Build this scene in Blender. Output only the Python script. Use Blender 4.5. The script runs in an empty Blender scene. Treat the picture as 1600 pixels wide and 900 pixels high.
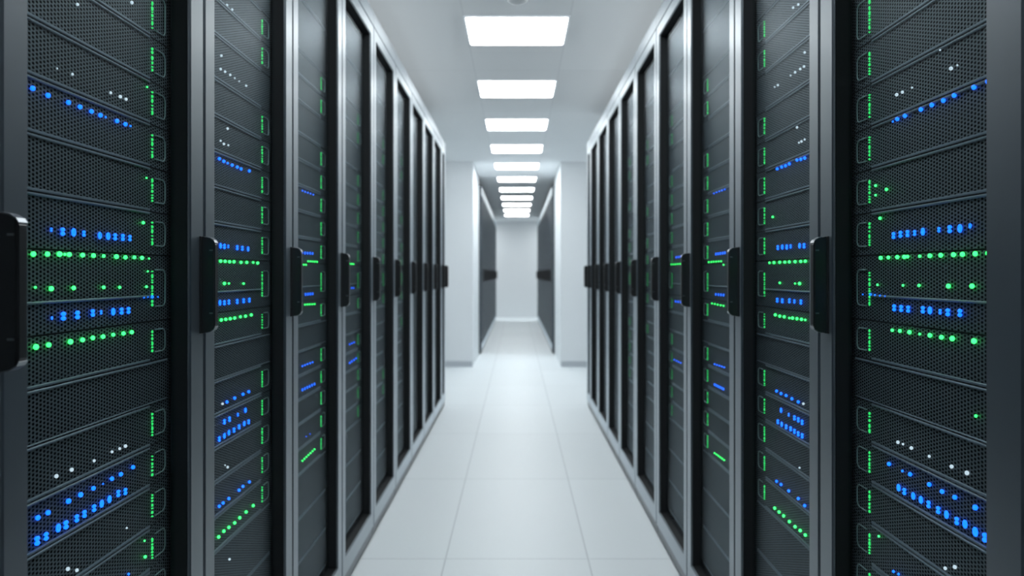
import bpy, bmesh, math, random
from mathutils import Vector

S = bpy.context.scene
COL = S.collection
random.seed(7)

# ------------------------------------------------------------------ measures (metres)
P = 0.6                  # rack pitch along the row
F = 1142.0               # focal length in pixels of a 1600 px wide frame
VPX, VPY = 807.5, 428.0  # vanishing point of the aisle in the photograph
EYE = 1.2
XL, XR = 0.649, 0.638    # half aisle to the door faces, left / right row
NL, NR = 0.53, 0.57      # where each row's first rack begins, in rack pitches
CEIL = 2.65
WALLX = 2.90
FACE = 0.046             # server faces sit this far behind the door face
RACK_H = 2.385
UP, CROSS, UPTILT = 80.0, 4.5, 62      # watts of the added fill lights behind the rows and over the cross aisle
ROW_END = 10             # racks per near row (the last one is a narrow filler)

# ------------------------------------------------------------------ node helpers
def new_mat(name):
    m = bpy.data.materials.new(name)
    m.use_nodes = True
    nt = m.node_tree
    b = nt.nodes['Principled BSDF']
    return m, nt, b

def node(nt, kind, **kw):
    n = nt.nodes.new(kind)
    for k, v in kw.items():
        if k == 'op':
            n.operation = v
        else:
            setattr(n, k, v)
    return n

def math_node(nt, op, a, b=None, c=None):
    n = nt.nodes.new('ShaderNodeMath')
    n.operation = op
    for i, v in enumerate((a, b, c)):
        if v is None:
            continue
        if isinstance(v, (int, float)):
            n.inputs[i].default_value = v
        else:
            nt.links.new(v, n.inputs[i])
    return n.outputs[0]

def mix_col(nt, fac, a, b):
    n = nt.nodes.new('ShaderNodeMix')
    n.data_type = 'RGBA'
    for sock, v in ((n.inputs[0], fac), (n.inputs[6], a), (n.inputs[7], b)):
        if isinstance(v, (int, float)):
            sock.default_value = v
        elif isinstance(v, tuple):
            sock.default_value = (*v, 1)
        else:
            nt.links.new(v, sock)
    return n.outputs[2]

def plain(name, col, rough=0.5, metal=0.0, spec=0.5, noise=0.0, nscale=30.0):
    m, nt, b = new_mat(name)
    b.inputs['Roughness'].default_value = rough
    b.inputs['Metallic'].default_value = metal
    b.inputs['Specular IOR Level'].default_value = spec
    if noise:
        tc = node(nt, 'ShaderNodeTexCoord')
        nz = node(nt, 'ShaderNodeTexNoise')
        nz.inputs['Scale'].default_value = nscale
        nt.links.new(tc.outputs['Object'], nz.inputs['Vector'])
        c = mix_col(nt, nz.outputs['Fac'], tuple(x * (1 - noise) for x in col), tuple(min(1, x * (1 + noise)) for x in col))
        nt.links.new(c, b.inputs['Base Color'])
    else:
        b.inputs['Base Color'].default_value = (*col, 1)
    return m

def glow(name, col, strength):
    m, nt, b = new_mat(name)
    b.inputs['Base Color'].default_value = (0.02, 0.02, 0.02, 1)
    b.inputs['Emission Color'].default_value = (*col, 1)
    b.inputs['Emission Strength'].default_value = strength
    return m

M = {}
M['frame'] = plain('satin_grey_door_frame', (0.034, 0.048, 0.062), 0.45, 0.40, 0.5, 0.06, 60)
_b = M['frame'].node_tree.nodes['Principled BSDF']      # clear lacquer
_b.inputs['Coat Weight'].default_value = 1.0
_b.inputs['Coat IOR'].default_value = 1.56
_b.inputs['Coat Tint'].default_value = (0.90, 0.97, 1.0, 1)
_b.inputs['Sheen Weight'].default_value = 0.60       # sheen put in to brighten the frame at a grazing look
_b.inputs['Sheen Roughness'].default_value = 0.27
_b.inputs['Sheen Tint'].default_value = (0.78, 0.90, 1.0, 1)
_b.inputs['Coat Roughness'].default_value = 0.36
M['carcass'] = plain('rack_black_metal', (0.012, 0.014, 0.016), 0.6, 0.0, 0.3)
M['kick'] = plain('kick_plate_grey', (0.09, 0.105, 0.118), 0.32, 0.7)
M['handle'] = plain('handle_black', (0.013, 0.015, 0.017), 0.36, 0.0, 0.5)
M['pin'] = plain('handle_pin_steel_and_glint', (0.20, 0.215, 0.23), 0.34, 0.9)
M['chassis'] = plain('server_case', (0.03, 0.034, 0.038), 0.5, 0.3)
M['lip'] = plain('server_edge_lip', (0.20, 0.25, 0.29), 0.45, 0.3)
M['ear'] = plain('ear_handle_grey', (0.30, 0.42, 0.41), 0.4, 0.2)
M['wall'] = plain('white_wall_paint', (0.82, 0.855, 0.88), 0.6, 0, 0.3, 0.01, 3)
M['skirt'] = plain('skirting_grey', (0.52, 0.56, 0.60), 0.5)
M['lampframe'] = plain('lamp_frame_white', (0.75, 0.79, 0.82), 0.5)
M['plastic'] = plain('detector_plastic', (0.55, 0.58, 0.6), 0.5)
M['led_green'] = glow('green_led', (0.030, 1.0, 0.12), 5.0)
M['led_strip'] = glow('green_led_strip', (0.04, 1.0, 0.20), 1.0)
M['led_blue'] = glow('blue_led', (0.004, 0.105, 1.0), 4.4)
M['led_white'] = glow('white_led', (0.75, 0.9, 1.0), 1.0)
M['led_strip_faint'] = glow('green_led_strip_faint', (0.04, 1.0, 0.22), 0.42)  # dimmer copy for farther racks, glass haze put into the glow
for k in ('led_strip', 'led_white', 'led_strip_faint'):
    M[k].cycles.emission_sampling = 'NONE'
M['lamp'] = glow('lamp_diffuser', (0.93, 0.98, 1.0), 14.8)

def perforated():
    """black sheet with staggered punched holes"""
    m, nt, b = new_mat('perforated_bezel')
    tc = node(nt, 'ShaderNodeTexCoord')
    sp = node(nt, 'ShaderNodeSeparateXYZ')
    nt.links.new(tc.outputs['Object'], sp.inputs[0])
    a, c = 0.0165, 0.0062       # cell of the staggered lattice along the row / upright
    def lattice(off):
        y = math_node(nt, 'ADD', math_node(nt, 'DIVIDE', sp.outputs['Y'], a), off)
        z = math_node(nt, 'ADD', math_node(nt, 'DIVIDE', sp.outputs['Z'], c), off)
        fy = math_node(nt, 'SUBTRACT', math_node(nt, 'FRACT', y), 0.5)
        fz = math_node(nt, 'SUBTRACT', math_node(nt, 'FRACT', z), 0.5)
        fy = math_node(nt, 'MULTIPLY', fy, a)
        fz = math_node(nt, 'MULTIPLY', fz, c * 1.35)
        d = math_node(nt, 'ADD', math_node(nt, 'MULTIPLY', fy, fy), math_node(nt, 'MULTIPLY', fz, fz))
        return math_node(nt, 'SQRT', d)
    d = math_node(nt, 'MINIMUM', lattice(0.0), lattice(0.5))
    hole = node(nt, 'ShaderNodeMapRange')
    hole.interpolation_type = 'SMOOTHSTEP'
    nt.links.new(d, hole.inputs['Value'])
    hole.inputs['From Min'].default_value = 0.0024
    hole.inputs['From Max'].default_value = 0.0034
    h = hole.outputs['Result']
    nz = node(nt, 'ShaderNodeTexNoise')
    nz.inputs['Scale'].default_value = 260
    nt.links.new(tc.outputs['Object'], nz.inputs['Vector'])
    web = mix_col(nt, nz.outputs['Fac'], (0.074, 0.097, 0.110), (0.122, 0.154, 0.172))
    nt.links.new(mix_col(nt, h, (0.004, 0.005, 0.006), web), b.inputs['Base Color'])
    b.inputs['Roughness'].default_value = 0.55
    nt.links.new(math_node(nt, 'MULTIPLY', h, 0.45), b.inputs['Specular IOR Level'])
    bp = node(nt, 'ShaderNodeBump')
    bp.inputs['Distance'].default_value = 0.001
    bp.inputs['Strength'].default_value = 0.6
    nt.links.new(h, bp.inputs['Height'])
    nt.links.new(bp.outputs[0], b.inputs['Normal'])
    return m
M['perf'] = perforated()

def smoked_glass():
    m, nt, b = new_mat('smoked_door_glass')
    nt.nodes.remove(b)
    out = nt.nodes['Material Output']
    tr = node(nt, 'ShaderNodeBsdfTransparent')
    tr.inputs[0].default_value = (0.86, 0.89, 0.90, 1)
    gl = node(nt, 'ShaderNodeBsdfGlossy')
    gl.inputs['Color'].default_value = (0.9, 0.95, 1.0, 1)
    gl.inputs['Roughness'].default_value = 0.36
    # coated glass: hardly any reflection face on, more at a grazing look
    lw = node(nt, 'ShaderNodeLayerWeight')
    lw.inputs['Blend'].default_value = 0.5
    fac = math_node(nt, 'MULTIPLY', math_node(nt, 'POWER', lw.outputs['Facing'], 3.5), 0.13)
    mx = node(nt, 'ShaderNodeMixShader')
    nt.links.new(fac, mx.inputs[0])
    nt.links.new(tr.outputs[0], mx.inputs[1])
    nt.links.new(gl.outputs[0], mx.inputs[2])
    nt.links.new(mx.outputs[0], out.inputs['Surface'])
    return m
M['glass'] = smoked_glass()

def tiles(name, base, seam, sx, sy, ox, oy, wid, rough, var=0.015):
    """flat tiles with thin seams, laid along x and y"""
    m, nt, b = new_mat(name)
    tc = node(nt, 'ShaderNodeTexCoord')
    sp = node(nt, 'ShaderNodeSeparateXYZ')
    nt.links.new(tc.outputs['Object'], sp.inputs[0])
    def edge(s, size, off):
        q = math_node(nt, 'DIVIDE', math_node(nt, 'SUBTRACT', s, off), size)
        f = math_node(nt, 'ABSOLUTE', math_node(nt, 'SUBTRACT', math_node(nt, 'FRACT', q), 0.5))
        dist = math_node(nt, 'MULTIPLY', math_node(nt, 'SUBTRACT', 0.5, f), size)
        return math_node(nt, 'LESS_THAN', dist, wid), math_node(nt, 'FLOOR', q)
    ex, ix = edge(sp.outputs['X'], sx, ox)
    ey, iy = edge(sp.outputs['Y'], sy, oy)
    e = math_node(nt, 'MAXIMUM', ex, ey)
    wn = node(nt, 'ShaderNodeTexWhiteNoise', noise_dimensions='2D')
    cb = node(nt, 'ShaderNodeCombineXYZ')
    nt.links.new(ix, cb.inputs[0]); nt.links.new(iy, cb.inputs[1])
    nt.links.new(cb.outputs[0], wn.inputs['Vector'])
    body = mix_col(nt, wn.outputs['Value'], tuple(x * (1 - var) for x in base), tuple(x * (1 + var) for x in base))
    nt.links.new(mix_col(nt, e, body, seam), b.inputs['Base Color'])
    b.inputs['Roughness'].default_value = rough
    b.inputs['Specular IOR Level'].default_value = 0.4
    return m
M['floor'] = tiles('white_raised_floor_tiles', (0.80, 0.85, 0.875), (0.58, 0.62, 0.65), 0.6, 1.2, 0.3, 5.13 * P, 0.0028, 0.42)
M['ceiling'] = tiles('white_ceiling_tiles', (0.87, 0.905, 0.925), (0.77, 0.805, 0.83), 0.6, 1.35, 0.3, 6.42 * P, 0.003, 0.9, 0.02)

# ------------------------------------------------------------------ mesh helpers
class MB:
    """collects solids of one mesh; side = -1 / +1 mirrors (u along the row, v into the row, z) to (x, y, z)"""
    def __init__(self, side=1):
        self.bm = bmesh.new(); self.side = side; self.mats = []
    def mi(self, mat):
        if mat not in self.mats:
            self.mats.append(mat)
        return self.mats.index(mat)
    def v(self, u, v, z):
        return self.bm.verts.new((self.side * v, u, z))
    def face(self, vs, mat, smooth=False):
        f = self.bm.faces.new(vs); f.material_index = self.mi(mat); f.smooth = smooth
        return f
    def box(self, u0, u1, v0, v1, z0, z1, mat, c=0.0):
        """box with its aisle-side (v0) edges chamfered by c"""
        r = [(0, v1), (0, v0 + c)] + ([(c, v0)] if c else [])
        loops = [[self.v(*q) for q in ((u0 + i, v, z0 + i), (u1 - i, v, z0 + i), (u1 - i, v, z1 - i), (u0 + i, v, z1 - i))] for i, v in r]
        self.loft(loops, mat); self.face(loops[0], mat); self.face(loops[-1], mat)
    def loft(self, loops, mat, closed=True, smooth=False):
        for a, b in zip(loops, loops[1:]):
            n = len(a)
            for i in range(n if closed else n - 1):
                j = (i + 1) % n
                self.face([a[i], a[j], b[j], b[i]], mat, smooth)
    def ring(self, rects, mat):
        """frame lofted through rectangles (u0, u1, z0, z1, v), closed back onto itself"""
        loops = [[self.v(u0, v, z0), self.v(u1, v, z0), self.v(u1, v, z1), self.v(u0, v, z1)] for u0, u1, z0, z1, v in rects]
        self.loft(loops + [loops[0]], mat)
    def prism(self, prof, u0, u1, mat):
        """profile in (v, z) extruded along the row"""
        a = [self.v(u0, v, z) for v, z in prof]; b = [self.v(u1, v, z) for v, z in prof]
        self.loft([a, b], mat); self.face(a, mat); self.face(b, mat)
    def tube(self, pts, r, mat, n=6):
        """round bar through points (u, v, z)"""
        P3 = [Vector((self.side * v, u, z)) for u, v, z in pts]
        loops = []
        for i, p in enumerate(P3):
            d = (P3[min(i + 1, len(P3) - 1)] - P3[max(i - 1, 0)]).normalized()
            a = d.orthogonal().normalized() if abs(d.x) > 0.9 else Vector((1, 0, 0)).cross(d).normalized()
            b = d.cross(a)
            loops.append([self.bm.verts.new(p + a * r * math.cos(2 * math.pi * k / n) + b * r * math.sin(2 * math.pi * k / n)) for k in range(n)])
        self.loft(loops, mat, smooth=True)
        self.face(loops[0], mat); self.face(loops[-1], mat)
    def ball(self, u, v, z, ru, rv, rz, mat, n=10, m=6):
        rows = []
        for i in range(1, m):
            t = math.pi * i / m
            rows.append([self.v(u + ru * math.sin(t) * math.cos(2 * math.pi * k / n), v + rv * math.sin(t) * math.sin(2 * math.pi * k / n), z + rz * math.cos(t)) for k in range(n)])
        self.loft(rows, mat, smooth=True)
        top, bot = self.v(u, v, z + rz), self.v(u, v, z - rz)
        for k in range(n):
            self.face([rows[0][k], rows[0][(k + 1) % n], top], mat, True)
            self.face([rows[-1][k], rows[-1][(k + 1) % n], bot], mat, True)
    def mesh(self, name):
        bmesh.ops.recalc_face_normals(self.bm, faces=self.bm.faces[:])
        me = bpy.data.meshes.new(name); self.bm.to_mesh(me); self.bm.free()
        for m in self.mats:
            me.materials.append(m)
        return me

def obj(name, me, parent=None, loc=(0, 0, 0), scale=None):
    o = bpy.data.objects.new(name, me)
    COL.objects.link(o)
    o.location = loc
    if parent is not None:
        o.parent = parent
    if scale is not None:
        o.scale = scale
    return o

def tag(o, label, cat, group=None):
    o['label'] = label; o['category'] = cat
    if group:
        o['group'] = group
    return o

def thing(name, loc, label, cat, group=None):
    return tag(obj(name, None, None, loc), label, cat, group)

def struct(name, mb):
    o = obj(name, mb.mesh(name)); o['kind'] = 'structure'
    return o

def copy_thing(root, loc, label, group=None):
    """a copy of a thing with its parts and their sub-parts"""
    r = root.copy(); COL.objects.link(r); r.location = loc; r['label'] = label
    if group:
        r['group'] = group
    for ch in list(root.children):
        c = ch.copy(); COL.objects.link(c); c.parent = r
        for g in list(ch.children):
            d = g.copy(); COL.objects.link(d); d.parent = c
    return r

ORD = ['', 'first', 'second', 'third', 'fourth', 'fifth', 'sixth', 'seventh', 'eighth', 'ninth', 'tenth', 'eleventh', 'twelfth', 'thirteenth', 'fourteenth']

# ------------------------------------------------------------------ the room
def room():
    y0, y1 = -0.5, 33.6 * P
    b = MB(); b.box(y0 - .1, y1 + .1, -WALLX - .1, WALLX + .1, -0.1, 0.0, M['floor']); struct('floor', b)
    b = MB(); b.box(y0 - .1, y1 + .1, -WALLX - .1, WALLX + .1, CEIL, CEIL + 0.1, M['ceiling']); struct('ceiling', b)
    b = MB(); b.box(y0, y1, -WALLX - .1, -WALLX, 0.0, CEIL, M['wall']); struct('wall_left', b)
    b = MB(); b.box(y0, y1, WALLX, WALLX + .1, 0.0, CEIL, M['wall']); struct('wall_right', b)
    b = MB(); b.box(y1, y1 + .1, -WALLX - .1, WALLX + .1, 0.0, CEIL, M['wall']); struct('wall_back', b)
    b = MB(); b.box(y0 - .1, y0, -WALLX - .1, WALLX + .1, 0.0, CEIL, M['wall']); struct('wall_front', b)
    # white piers between the near and the far rows, with a grey skirting strip
    py0, py1, px = 15.75 * P, 18.2 * P, 0.566
    for s, side in ((-1, 'left'), (1, 'right')):
        b = MB(s); b.box(py0, py1, px, WALLX, 0.0, CEIL, M['wall']); struct('pillar_' + side, b)
        b = MB(s); b.box(py0 - .012, py0, px + .01, WALLX, 0.0, 0.07, M['skirt']); struct('baseboard_pillar_' + side, b)
room()

# ------------------------------------------------------------------ ceiling lamps and detector
def lamps():
    w, l = 0.575, 0.485
    fr = MB()
    def ring_xy(b, r):
        loops = [[b.bm.verts.new(q) for q in ((-x, -y, z), (x, -y, z), (x, y, z), (-x, y, z))] for x, y, z in r]
        b.loft(loops + [loops[0]], M['lampframe'])
    ring_xy(fr, [(w / 2 + .012, l / 2 + .012, 0), (w / 2 + .012, l / 2 + .012, -.006), (w / 2 + .002, l / 2 + .002, -.008), (w / 2, l / 2, -.006), (w / 2, l / 2, 0)])
    fm = fr.mesh('lamp_frame')
    d = MB()
    c, r = [], 0.02
    for (sx, sy, a0) in ((1, 1, 0), (-1, 1, 90), (-1, -1, 180), (1, -1, 270)):
        for k in range(4):
            a = math.radians(a0 + 30 * k)
            c.append((sx * (w / 2 - r) + r * math.cos(a), sy * (l / 2 - r) + r * math.sin(a)))
    lo = [d.bm.verts.new((x, y, -.0095)) for x, y in c]; hi = [d.bm.verts.new((x, y, -.003)) for x, y in c]
    d.loft([lo, hi], M['lamp']); d.face(lo, M['lamp']); d.face(hi, M['lamp'])
    dm = d.mesh('lamp_diffuser')
    proto = None
    for i in range(-2, 11):
        y = (7.26 + 2.27 * i) * P
        if i < 0:
            lab = 'square white ceiling light panel out of view, overhead %s' % ('just past the camera' if i == -1 else 'at the camera')
        elif i == 0:
            lab = 'largest glowing white square ceiling light panel, just beyond the smoke detector'
        elif i == 10:
            lab = 'glowing white ceiling light panel nearest the end wall, last of the line'
        else:
            lab = 'glowing white ceiling light panel, %s along the aisle after the smoke detector' % ORD[i + 1]
        if proto is None:
            proto = thing('ceiling_light', (0, y, CEIL), lab, 'ceiling light', 'square ceiling light panels')
            obj('frame', fm, proto); obj('diffuser', dm, proto)
        else:
            copy_thing(proto, (0, y, CEIL), lab)
lamps()

def detector():
    t = thing('smoke_detector', (0.004, 3.815, CEIL), 'small round grey smoke detector on the ceiling at the top edge of the view', 'smoke detector')
    def lathe(prof, mat, n=28):
        b = MB()
        loops = [[b.bm.verts.new((r * math.cos(2 * math.pi * k / n), r * math.sin(2 * math.pi * k / n), z)) for k in range(n)] for r, z in prof]
        b.loft(loops, mat, smooth=True); b.face(loops[0], mat); b.face(loops[-1], mat)
        return b
    obj('base', lathe([(.066, 0), (.066, -.010), (.062, -.013)], M['plastic']).mesh('detector_base'), t)
    obj('dome', lathe([(.054, -.013), (.052, -.024), (.042, -.031), (.018, -.034)], M['plastic']).mesh('detector_dome'), t)
detector()

# ------------------------------------------------------------------ racks
OU0, OU1 = 0.056, 0.534          # door opening along the rack
OZ0, OZ1 = 0.132, 2.268

def rack_meshes(side, h=RACK_H, w=P, ext=0.0):
    """all part meshes of one rack facing the aisle, mirrored for the side"""
    R = {}
    dt = h - 0.06                       # top of the door
    oz1 = h - (RACK_H - OZ1)
    b = MB(side)                        # case: two sides, back, top, floor
    v0, v1 = 0.040, 0.98
    b.box(0.002 - ext, 0.022, v0, v1, 0.0, h, M['carcass']); b.box(w - 0.022, w - 0.002, v0, v1, 0.0, h, M['carcass'])
    b.box(0.022, w - 0.022, v1 - .02, v1, 0.06, h, M['carcass'])
    b.box(0.022, w - 0.022, v0, v1 - .02, h - .02, h, M['carcass']); b.box(0.022, w - 0.022, v0, v1 - .02, 0.06, 0.085, M['carcass'])
    R['case'] = b.mesh('rack_case')
    b = MB(side)
    a, c = 0.002 - ext, w - 0.002
    u0, u1 = OU0, w - (P - OU1)
    k = 0.005
    b.ring([(a, c, .055, dt, .036), (a, c, .055, dt, k), (a + k * .4, c - k * .4, .055 + k * .4, dt - k * .4, k * .4), (a + k, c - k, .055 + k, dt - k, 0),
            (u0 - k, u1 + k, OZ0 - k, oz1 + k, 0), (u0 - k * .4, u1 + k * .4, OZ0 - k * .4, oz1 + k * .4, k * .4), (u0, u1, OZ0, oz1, k)], M['frame'])
    R['door'] = b.mesh('door_frame')
    b = MB(side)                        # black inner lining of the opening
    b.ring([(u0 - .004, u1 + .004, OZ0 - .004, oz1 + .004, .0385), (u0 - .004, u1 + .004, OZ0 - .004, oz1 + .004, k + .001), (u0, u1, OZ0, oz1, k + .001), (u0, u1, OZ0, oz1, .0385)], M['carcass'])
    R['lining'] = b.mesh('door_lining')
    b = MB(side); b.box(u0 - .002, u1 + .002, .031, .035, OZ0 - .002, oz1 + .002, M['glass']); R['glass_pane'] = b.mesh('door_glass')
    b = MB(side)                        # header above the door, sloped away at its top
    b.prism([(.040, dt + .001), (.0008, dt + .001), (0, dt + .0018), (0, dt + .060), (.0015, dt + .065), (.005, h + .0075), (.010, h + .008), (.060, h + .008), (.060, h), (.040, h)], .001 - ext, w - .001, M['frame'])
    R['header'] = b.mesh('rack_header')
    b = MB(side); b.box(.001 - ext, w - .001, .006, .06, .012, .052, M['kick'], .003); R['kick_plate'] = b.mesh('rack_kick_plate')
    # pull handle at the far edge of the door: backplate, grip, two steel pins
    hu1 = w - (0.001 if side < 0 else 0.026); hu0 = hu1 - 0.020
    z0, z1 = 1.078, 1.277
    b = MB(side)
    b.box(hu0 - .003, hu1, -.004, 0.0, z0, z1, M['handle'], .001)
    b.prism([(-.004, z0), (-.020, z0 + .004), (-.027, z0 + .009), (-.030, z0 + .017), (-.030, z1 - .017), (-.027, z1 - .009), (-.020, z1 - .004), (-.004, z1)], hu0, hu1 - .001, M['handle'])
    bmesh.ops.bevel(b.bm, geom=[e for e in b.bm.edges if e.calc_length() > .1 and abs(e.verts[0].co.x) > .02], offset=.003, segments=2, affect='EDGES')
    R['handle'] = b.mesh('door_handle')
    b = MB(side)
    b.box(hu0 - .0012, hu0 + .004, -.0265, -.0195, 0, .003, M['pin'])
    R['pin'] = b.mesh('handle_pin')
    R['pin_z'] = (z1 - .030, z0 + .040)
    for key, zz, d in (('glint_top', z1, -1), ('glint_base', z0, 1)):     # highlights of the slanted ends, built in as pale strips
        b = MB(side)
        pr = [(-.012, zz + d * .0020), (-.020, zz + d * .004), (-.027, zz + d * .009), (-.0297, zz + d * .0145)]
        out = [(v - .0006, z - d * .0014) for v, z in pr]
        b.prism(pr + out[::-1], hu0 + .001, hu1 - .002, M['pin'])
        R[key] = b.mesh('handle_end_glint')
    b = MB(side); b.box(.024, w - .024, FACE, FACE + .012, .10, h - .03, M['perf']); R['panel'] = b.mesh('vent_panel')
    b = MB(side)
    b.box(0, .014, FACE + .016, FACE + .045, .09, h - .025, M['carcass'])
    R['mounting_rail'] = b.mesh('rack_mounting_rail')
    R['rail_u'] = (.0225, w - .0365)
    return R

def assemble(side, R, loc, label, group, panel, handle=True, stand=1.0):
    t = thing('server_rack', loc, label, 'server rack', group)
    obj('case', R['case'], t); obj('header', R['header'], t); obj('kick_plate', R['kick_plate'], t)
    d = obj('door', R['door'], t); d['label'] = 'grey metal framed glass door'
    obj('lining', R['lining'], d); obj('glass_pane', R['glass_pane'], d)
    if handle:
        hd = obj('handle', R['handle'], d); hd['label'] = 'black upright pull handle'
        hd.scale.x = stand
        for z in R['pin_z']:
            obj('handle_pin', R['pin'], d, (0, 0, z), (stand, 1, 1))
        for key in ('glint_top', 'glint_base'):
            obj('handle_end_glint', R[key], d, (0, 0, 0), (stand, 1, 1))['label'] = 'bright highlight strip at the end of the handle'
    if panel:
        obj('vent_panel', R['panel'], t)
    else:
        for q in R['rail_u']:
            obj('mounting_rail', R['mounting_rail'], t, (0, q, 0))
    return t

RK = {s: rack_meshes(s) for s in (-1, 1)}
SIDE = {-1: 'left', 1: 'right'}
FULL = 6                               # racks per side that show their servers
for s, X, n0 in ((-1, XL, NL), (1, XR, NR)):
    side = SIDE[s]
    grp = 'server racks of the %s row' % side
    bare = stocked = None
    for i in range(ROW_END):
        loc = (s * X, (n0 + i) * P - (.024 if s > 0 and i == 0 else 0), 0)
        panel = not (1 <= i <= FULL)
        if i == 0:
            lab = 'server rack cut off by the %s edge, only its door stile%s showing' % (side, ' and handle' if s < 0 else '')
        elif i == 1:
            lab = 'server rack nearest the camera with its lit servers in view, %s row' % side
        else:
            lab = 'glass-doored server rack, %s of the %s row counting from the nearest lit one' % (ORD[i], side)
        src = bare if panel else stocked
        if src is None:
            wide = s > 0 and i == 1
            r = assemble(s, rack_meshes(s, ext=.024) if wide else RK[s], loc, lab, grp, panel, not (i == 0 and s > 0), .0366 / .03 if i == 0 else 1.0)
            if i == 0 or (s > 0 and i == 1): pass
            elif panel: bare = r
            else: stocked = r
        else:
            copy_thing(src, loc, lab)
    R = rack_meshes(s, w=0.30)
    assemble(s, R, (s * X, (n0 + ROW_END) * P, 0), 'narrow dark rack closing the far end of the %s row, beside the white pillar' % side, grp, True)
    # the far rows beyond the piers
    R = rack_meshes(s, h=2.52)
    first = None
    for i in range(25):
        y = 18.25 * P + i * P
        if y + P > 31.6 * P:
            break
        lab = 'dark server rack in the far %s row, %s beyond the white pillar' % (side, ORD[i + 1] if i + 1 < len(ORD) else 'last')
        if first is None:
            first = assemble(s, R, (s * 0.53, y, 0), lab, 'server racks of the far %s row' % side, True)
        else:
            copy_thing(first, (s * 0.53, y, 0), lab)

# ------------------------------------------------------------------ servers
# unit edges measured from eye level, top down; 's' = lit server, 'b' = perforated blank
UNITS = [(1.055, .885, 'b'), (.885, .716, 'b'), (.716, .635, 's'), (.635, .553, 's'), (.553, .450, 's'), (.450, .366, 's'), (.366, .284, 's'),
         (.284, .202, 's'), (.202, .118, 's'), (.118, .036, 's'), (.036, -.090, 's'), (-.090, -.166, 's'), (-.166, -.247, 'b'),
         (-.247, -.326, 's'), (-.326, -.402, 's'), (-.402, -.480, 's'), (-.480, -.560, 's'), (-.560, -.640, 's'),
         (-.640, -.780, 'b'), (-.780, -.920, 'b'), (-.920, -1.055, 'b')]
LEVEL = 10                             # the unit level with the door handles
SU = 0.473                             # green strip along the rack
CACHE = {}

def unit_meshes(side, h, kind, lips='tb'):
    key = (side, round(h, 4), kind, lips)
    if key in CACHE:
        return CACHE[key]
    R = {}
    g = 0.0012
    lip_end = 0.462 if kind == 's' else 0.53
    b = MB(side)
    b.box(.026, .574, 0, .004, g, h - g, M['perf']); R['bezel'] = b.mesh('perforated_bezel')
    b = MB(side)
    b.box(.038, .562, .0045, .70, g, h - g, M['chassis']); R['chassis'] = b.mesh('server_case')
    b = MB(side)
    if 't' in lips:
        b.box(.026, lip_end, -.0035, -.0002, h - g - .0042, h - g, M['lip'], .0012)
    if 'b' in lips:
        b.box(.026, lip_end, -.0035, -.0002, g, g + (.0042 if kind == 's' else .002), M['lip'], .0008)
    if 'm' in lips:
        b.box(.026, lip_end, -.0035, -.0002, .046, .050, M['lip'], .0012)
    R['edge_lip'] = b.mesh('bezel_edge_lip')
    if kind == 's':
        c, hh = h / 2, min(.046, h * .56) / 2 + (.012 if h > .1 else 0)
        b = MB(side)
        u0, u1, q, r = SU + .010, .521, .009, -.0022
        b.tube([(u0, r, c + hh), (u1 - q, r, c + hh), (u1 - q * .3, r, c + hh - q * .3), (u1, r, c + hh - q), (u1, r, c - hh + q), (u1 - q * .3, r, c - hh + q * .3), (u1 - q, r, c - hh), (u0, r, c - hh)], .0014, M['ear'])
        R['ear_handle'] = b.mesh('ear_handle')
    CACHE[key] = R
    return R

def strip_mesh(side, h, rnd, mat):
    """upright line of small green status lamps"""
    b = MB(side)
    hh = min(.046, h * .56) + (.024 if h > .1 else 0)
    z = h / 2 - hh / 2
    while z < h / 2 + hh / 2 - .003:
        l = rnd.choice((.003, .004, .006, .009))
        l = min(l, h / 2 + hh / 2 - z)
        w = rnd.choice((.0016, .0022, .0028))
        b.ball(SU, -.001, z + l / 2, w, .0026, l / 2, mat, 8, 6)
        z += l + rnd.choice((.0008, .0016, .003))
    return b.mesh('status_light_strip')
STRIPS = {}
def strip(side, h, k, faint=False):
    key = (side, round(h, 3), k, faint)
    if key not in STRIPS:
        STRIPS[key] = strip_mesh(side, h, random.Random(k * 31 + int(h * 1000)), M['led_strip_faint' if faint else 'led_strip'])
    return STRIPS[key]

def led_meshes(side):
    D = {}
    for c in ('green', 'blue', 'white'):
        m = M['led_' + c]
        b = MB(side); b.ball(0, 0, 0, .0034, .0034, .0037, m); D[c, 'dot'] = b.mesh(c + '_lamp')
        b = MB(side); b.ball(0, 0, .0026, .0030, .0026, .0026, m, 8, 5); b.ball(0, 0, -.0026, .0030, .0026, .0026, m, 8, 5); D[c, 'eight'] = b.mesh(c + '_twin_lamp')
        b = MB(side)
        n = 14
        b.tube([(.0028 * math.cos(2 * math.pi * k / n), 0, .0042 * math.sin(2 * math.pi * k / n)) for k in range(n + 1)], .0013, m)
        D[c, 'zero'] = b.mesh(c + '_ring_lamp')
    return D
LED = {s: led_meshes(s) for s in (-1, 1)}

def on_face(side, x, y, n0):
    """photo pixel -> place on the server faces: (u along the rack, height above eye level)"""
    X = (XL if side < 0 else XR) + FACE - .002
    d = abs(x - VPX)
    Y = F * X / d
    return Y - n0 * P, (VPY - y) * Y / F

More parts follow.
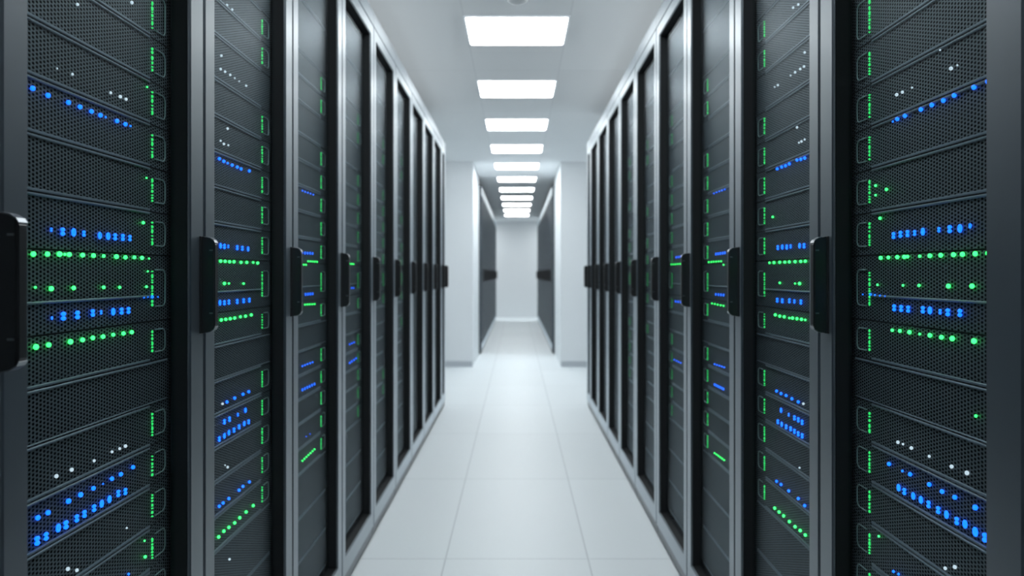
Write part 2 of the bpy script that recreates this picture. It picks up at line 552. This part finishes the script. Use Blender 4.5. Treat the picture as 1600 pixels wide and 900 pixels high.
# the indicator lamps read off the photograph, rack by rack: colour, default shape, points (x, y[, size])
A = [('blue', 'dot', [(50, 138), (74, 149), (106, 160), (124, 167), (142, 174), (156, 180), (164, 183, .5), (182, 189), (195, 194), (203, 197, .5)]),
     ('white', 'dot', [(120, 7, .8), (205, 4), (112, 116, .7), (88, 107, .5), (172, 145, .8), (187, 151), (196, 155, .9)]),
     ('blue', 'mix', [(79, 359, .5), (97, 362), (114, 363), (130, 365, .8), (155, 368, .9), (168, 369), (179, 370), (191, 371), (202, 372, .9)]),
     ('green', 'dot', [(51, 397), (73, 397), (92, 397, 1.1), (100, 397, .6), (107, 397), (128, 398), (145, 399), (161, 400, .8), (181, 401, 1.1), (195, 402), (209, 402, .9), (221, 403), (232, 404, .5)]),
     ('green', 'dot', [(54, 449, .5), (79, 451), (114, 450, .9), (161, 449, .8), (186, 449, .7)]),
     ('blue', 'mix', [(80, 497, .4), (98, 494, 1.1), (120, 492, 1.1), (144, 489), (157, 488, .6), (176, 487), (189, 486), (200, 485)]),
     ('green', 'dot', [(55, 542, 1.1), (75, 539), (109, 534, 1.1), (128, 531), (144, 528), (160, 526), (176, 523, .9), (192, 521), (205, 519)]),
     ('white', 'dot', [(87, 744), (111, 734), (146, 720, .8), (174, 706, .8), (186, 701, .8), (195, 697), (197, 825, .6), (105, 889), (119, 891, .9)]),
     ('blue', 'dot', [(58, 809), (74, 801), (106, 783, 1.1), (125, 773, 1.1), (145, 763), (160, 756, .4), (174, 748), (188, 741), (207, 730)]),
     ('blue', 'mix', [(57, 845, 1.1), (71, 838), (90, 825), (102, 820, 1.1), (119, 810), (131, 803), (146, 794), (158, 787), (170, 780), (184, 771), (195, 768)]),
     ('blue', 'dot', [(200, 897, .6)]),
     ('blue', 'dot', [(237, 464, .8), (230, 464, .4), (224, 465, .4), (246, 464, .4)]),
     ('green', 'dot', [(223, 348, .8), (230, 424, .5), (228, 448, .7), (226, 870, .8), (225, 845, .5), (228, 278, .5), (229, 136, .5)])]
B = [('blue', 'dot', [(1545, 127), (1523, 136), (1492, 149), (1475, 157), (1457, 164), (1440, 171), (1415, 181), (1403, 186), (1396, 190, .5)]),
     ('white', 'dot', [(1487, 107), (1497, 102, .5), (1470, 78, .5), (1426, 137, .6), (1411, 144, .9), (1402, 148), (1452, 2, .8)]),
     ('blue', 'mix', [(1397, 368), (1408, 366), (1419, 365), (1430, 364, .8), (1443, 362), (1468, 359, .7), (1485, 358), (1501, 357), (1517, 353, .6)]),
     ('green', 'dot', [(1377, 399), (1389, 399, .9), (1403, 398), (1414, 398), (1419, 398, .8), (1438, 396, .7), (1454, 395), (1471, 395), (1491, 393), (1505, 393), (1525, 392), (1545, 390)]),
     ('green', 'dot', [(1372, 445, .6), (1412, 446, .6), (1437, 446, .7), (1483, 447), (1520, 447)]),
     ('green', 'dot', [(1386, 296, .8), (1376, 341, .8), (1369, 290, .7), (1369, 305, .6), (1526, 650, .6), (1374, 838, .6)]),
     ('blue', 'mix', [(1398, 481), (1409, 482), (1420, 483), (1443, 484), (1454, 485), (1470, 487, .7), (1482, 488), (1501, 489)]),
     ('green', 'dot', [(1395, 516, .8), (1407, 517, .9), (1422, 519), (1438, 522, .6), (1454, 524), (1472, 527), (1489, 529, 1.1), (1523, 533, 1.1)]),
     ('white', 'dot', [(1404, 691), (1412, 694, .7), (1425, 700), (1453, 713, .8), (1488, 729), (1512, 739, 1.1)]),
     ('blue', 'dot', [(1390, 725), (1411, 736, .6), (1423, 741), (1453, 757), (1473, 768), (1493, 777), (1525, 793, 1.1), (1546, 806, .8)]),
     ('blue', 'mix', [(1405, 762), (1414, 768), (1428, 775), (1440, 781), (1452, 788), (1467, 797), (1480, 804), (1496, 814), (1509, 819), (1525, 831, 1.1), (1540, 840, 1.1)]),
     ('blue', 'dot', [(1361, 460, .7), (1368, 461, .5), (1376, 462, .5), (1384, 463, .4), (1349, 460, .4)]), ('white', 'dot', [(1478, 888, .9), (1493, 886)]), ('blue', 'dot', [(1397, 893, .7), (1405, 897, .6)])]
C_ = [('white', 'dot', [(354, 8), (362, 15), (345, 87), (344, 108), (351, 112), (359, 117), (366, 122, .7), (373, 127, .7), (384, 134), (355, 201), (344, 220, .8), (349, 225), (356, 227, .8)]),
      ('blue', 'dot', [(342, 248), (349, 252), (355, 255, .7), (362, 258), (370, 261), (376, 264), (389, 267)]),
      ('blue', 'mix', [(344, 384), (350, 385), (356, 385, .7), (370, 387), (378, 388), (387, 389)]),
      ('green', 'dot', [(344, 408), (351, 408), (358, 409), (365, 409), (376, 410), (385, 410), (395, 410, .8), (402, 411)]),
      ('green', 'dot', [(350, 443), (357, 443, .7), (380, 443, .8)]),
      ('blue', 'mix', [(343, 473), (350, 473), (357, 472), (370, 471), (380, 470), (389, 469)]),
      ('green', 'dot', [(345, 500), (352, 499), (359, 498), (366, 497), (375, 495, .9), (383, 494), (392, 492)]),
      ('white', 'dot', [(347, 631), (355, 730), (351, 727, .6), (358, 874)]),
      ('blue', 'dot', [(354, 628), (366, 622), (379, 616), (388, 612)]),
      ('blue', 'mix', [(350, 659), (358, 655), (371, 648, .7), (383, 641)]),
      ('blue', 'mix', [(342, 686), (350, 681), (357, 676), (365, 672), (373, 667), (381, 662), (388, 659)]),
      ('blue', 'dot', [(342, 791), (348, 786), (357, 779), (373, 766), (379, 760), (389, 753)]),
      ('green', 'dot', [(341, 839), (349, 830), (357, 824), (366, 817), (374, 809), (384, 800), (395, 790)])]
D_ = [('white', 'dot', [(1248, 7), (1240, 12), (1258, 82), (1257, 104), (1251, 108), (1243, 113), (1236, 118, .7), (1216, 133), (1211, 136, .7), (1246, 199), (1258, 218, .8), (1253, 221), (1249, 223, .8)]),
      ('blue', 'dot', [(1258, 247), (1252, 249), (1246, 250), (1234, 256), (1228, 259), (1222, 261), (1215, 264)]),
      ('blue', 'mix', [(1216, 387), (1223, 386), (1230, 386), (1236, 385, .8), (1250, 384), (1257, 384)]),
      ('green', 'dot', [(1203, 409, .8), (1210, 408), (1219, 408), (1227, 407), (1234, 407), (1243, 407), (1252, 406), (1259, 406)]),
      ('green', 'dot', [(1219, 442, .8), (1250, 443), (1243, 443, .6), (1208, 339, .8)]),
      ('blue', 'mix', [(1215, 469), (1223, 470), (1234, 470), (1242, 471, .8), (1252, 472)]),
      ('green', 'dot', [(1212, 492), (1219, 494), (1226, 495), (1234, 497, .7), (1239, 497), (1246, 498), (1253, 499), (1259, 500, .7)]),
      ('blue', 'dot', [(1214, 611), (1221, 615), (1229, 618), (1238, 623), (1248, 628)]), ('white', 'dot', [(1256, 631), (1250, 731, .8)]),
      ('blue', 'mix', [(1221, 641), (1233, 648, .7), (1242, 653), (1248, 656), (1254, 660)]),
      ('blue', 'mix', [(1216, 659), (1222, 663), (1229, 667), (1236, 670), (1242, 674), (1248, 678), (1254, 681)]),
      ('blue', 'dot', [(1214, 752), (1221, 757), (1233, 767), (1248, 779), (1258, 790)]),
      ('green', 'dot', [(1211, 794), (1218, 800), (1225, 806), (1234, 815), (1243, 823), (1251, 829), (1259, 836)])]

def line(c, k, x0, y0, x1, y1, n, sz=1.0):
    return (c, k, [(x0 + (x1 - x0) * i / (n - 1), y0 + (y1 - y0) * i / (n - 1), sz) for i in range(n)])
E_ = [line('blue', 'dot', 472, 298, 489, 304, 5, .9), line('blue', 'mix', 472, 395, 488, 396, 5), line('green', 'dot', 474, 411, 495, 411, 7), line('blue', 'mix', 477, 460, 488, 459, 4),
      line('green', 'dot', 476, 476, 491, 475, 5), line('blue', 'dot', 472, 572, 488, 566, 5), line('blue', 'mix', 472, 609, 491, 600, 6), line('blue', 'dot', 478, 682, 484, 678, 2, .7), line('green', 'dot', 472, 720, 491, 702, 7)]
F_ = [line('blue', 'dot', 1116, 302, 1133, 296, 5, .9), line('blue', 'mix', 1119, 397, 1133, 395, 5), line('green', 'dot', 1108, 411, 1131, 411, 7), line('blue', 'mix', 1119, 460, 1131, 461, 4),
      line('green', 'dot', 1113, 474, 1131, 478, 5), line('blue', 'dot', 1117, 569, 1132, 574, 5), line('blue', 'mix', 1117, 601, 1131, 608, 6), line('green', 'dot', 1117, 708, 1132, 719, 6)]
G_ = [line('blue', 'dot', 546, 538, 553, 535, 3), line('blue', 'mix', 546, 567, 556, 560, 4), line('green', 'dot', 547, 414, 552, 414, 3), line('blue', 'mix', 546, 450, 552, 450, 3, .8)]
H_ = [line('blue', 'dot', 1054, 562, 1064, 567, 4), line('blue', 'mix', 1057, 402, 1064, 401, 3), line('green', 'dot', 1049, 414, 1063, 414, 5), line('blue', 'mix', 1056, 471, 1064, 472, 3)]
LAMPS = {(-1, 1): A, (1, 1): B, (-1, 2): C_, (1, 2): D_, (-1, 3): E_, (1, 3): F_, (-1, 4): G_, (1, 4): H_}

def rack_servers(side, idx):
    X, n0 = (XL, NL) if side < 0 else (XR, NR)
    base = n0 + idx
    spots = {}
    rnd = random.Random(idx * 2 + side)
    for colour, shape, pts in LAMPS.get((side, idx), []):
        for p in pts:
            u, z = on_face(side, p[0], p[1], base)
            sz = p[2] if len(p) > 2 else 1.0
            for k, (z1, z0, kind) in enumerate(UNITS):
                if z0 <= z < z1:
                    spots.setdefault(k, []).append((colour, shape, u, z - z0, sz))
    where = 'nearest lit %s rack' % SIDE[side] if idx == 1 else '%s lit %s rack' % (ORD[idx], SIDE[side])
    grp = 'rack units in the %s' % where
    dim = idx >= 3
    for k, (z1, z0, kind) in enumerate(UNITS):
        h = z1 - z0
        R = unit_meshes(side, h, kind, {LEVEL - 1: 't', LEVEL: 'm', LEVEL + 1: 'b'}.get(k, 'tb'))
        lit = spots.get(k, [])
        lvl = 'level with the handle' if k == LEVEL else '%s %s handle level' % (ORD[abs(k - LEVEL)], 'above' if k < LEVEL else 'below')
        cols = [c for c in ('blue', 'green', 'white') if any(q[0] == c for q in lit)]
        loc = (side * (X + FACE), base * P, EYE + z0)
        if kind == 'b':
            look = 'black perforated blank unit'
            if cols: look = 'black perforated unit with ' + ' and '.join(cols) + ' lamps'
            t = thing('blanking_panel' if not cols else 'rack_server', loc, '%s, %s, %s' % (look, lvl, where), 'blanking panel' if not cols else 'server', grp)
        else:
            off = (k == 4 and idx > 1) or (idx >= 5 and rnd.random() < .25)
            look = 'black perforated server'
            if cols: look = 'black server with %s lamps' % ' and '.join(cols)
            elif off: look = 'black perforated unlit server'
            t = thing('rack_server', loc, '%s, %s, %s' % (look, lvl, where), 'server', grp)
        obj('chassis', R['chassis'], t)
        bz = obj('bezel', R['bezel'], t)
        obj('edge_lip', R['edge_lip'], bz)
        if kind == 's' and not off:
            e = obj('ear_handle', R['ear_handle'], t)
            st = obj('status_light_strip', strip(side, h, rnd.randrange(4), idx >= 4), t); st['label'] = 'upright line of small green lamps'
        for colour, shape, u, z, sz in lit:
            if colour == 'white': sz *= .85
            if shape == 'mix': sz *= 1.2
            if idx >= 3: sz *= .65
            sh = rnd.choice(('eight', 'zero', 'eight')) if shape == 'mix' else 'dot'
            if not (.03 < u < .57):
                continue
            o = obj('indicator_light', LED[side][colour, sh], t, (side * -.0032, u, min(max(z, .006), h - .006)), (sz,) * 3)
            o['label'] = 'small %s lamp' % colour

for s in (-1, 1):
    for i in range(1, FULL + 1):
        rack_servers(s, i)

# ------------------------------------------------------------------ added unseen fill lights behind the rows and over the side aisles
def area(name, loc, sx, sy, watts, up=False, col=(0.93, 0.98, 1.0)):
    l = bpy.data.lights.new(name, 'AREA'); l.shape = 'RECTANGLE'; l.size = sx; l.size_y = sy; l.energy = watts; l.color = col
    o = bpy.data.objects.new(name, l); COL.objects.link(o); o.location = loc
    if up:                                                              # tipped towards the aisle
        t = math.radians(UPTILT)
        o.rotation_euler = Vector((-math.copysign(math.sin(t), loc[0]), 0, math.cos(t))).to_track_quat('-Z', 'Y').to_euler()
    return o
for s in (-1, 1):
    area('row_fill', (s * 1.90, 3.0, 2.42), 6.6, 0.2, UP, True)          # unseen fill added behind the near rows to lift the ceiling
    area('far_row_fill', (s * 1.75, 15.0, 2.56), 7.6, 0.14, UP * .12, True)  # weaker unseen fill added behind the far rows
    area('cross_aisle_fill', (s * 1.9, 8.0, 2.63), 1.6, 0.6, CROSS)         # unseen fill added over the aisle before the pillars
    area('end_aisle_fill', (s * 1.7, 32.5 * P, 2.63), 1.6, 0.5, 26)         # unseen fill added to brighten the end wall

# ------------------------------------------------------------------ world, camera, colour
w = bpy.data.worlds.new('room_dark'); S.world = w; w.use_nodes = True
w.node_tree.nodes['Background'].inputs[0].default_value = (0.02, 0.022, 0.025, 1)

cam = bpy.data.cameras.new('camera'); co = bpy.data.objects.new('camera', cam); COL.objects.link(co)
co.location = (0, 0, EYE); co.rotation_euler = (math.radians(90), 0, 0)
cam.sensor_width = 36.0; cam.lens = F * 36.0 / 1600.0
cam.shift_x = -(VPX - 800) / 1600.0
cam.shift_y = -(450 - VPY) / 1600.0
cam.clip_start = 0.02; cam.clip_end = 100
cam.dof.use_dof = True; cam.dof.focus_distance = 1.32; cam.dof.aperture_fstop = 3.8
S.camera = co

S.view_settings.view_transform = 'Standard'
S.view_settings.look = 'None'
S.view_settings.gamma = 1.0
S.view_settings.use_curve_mapping = False
S.view_settings.exposure = 0.0
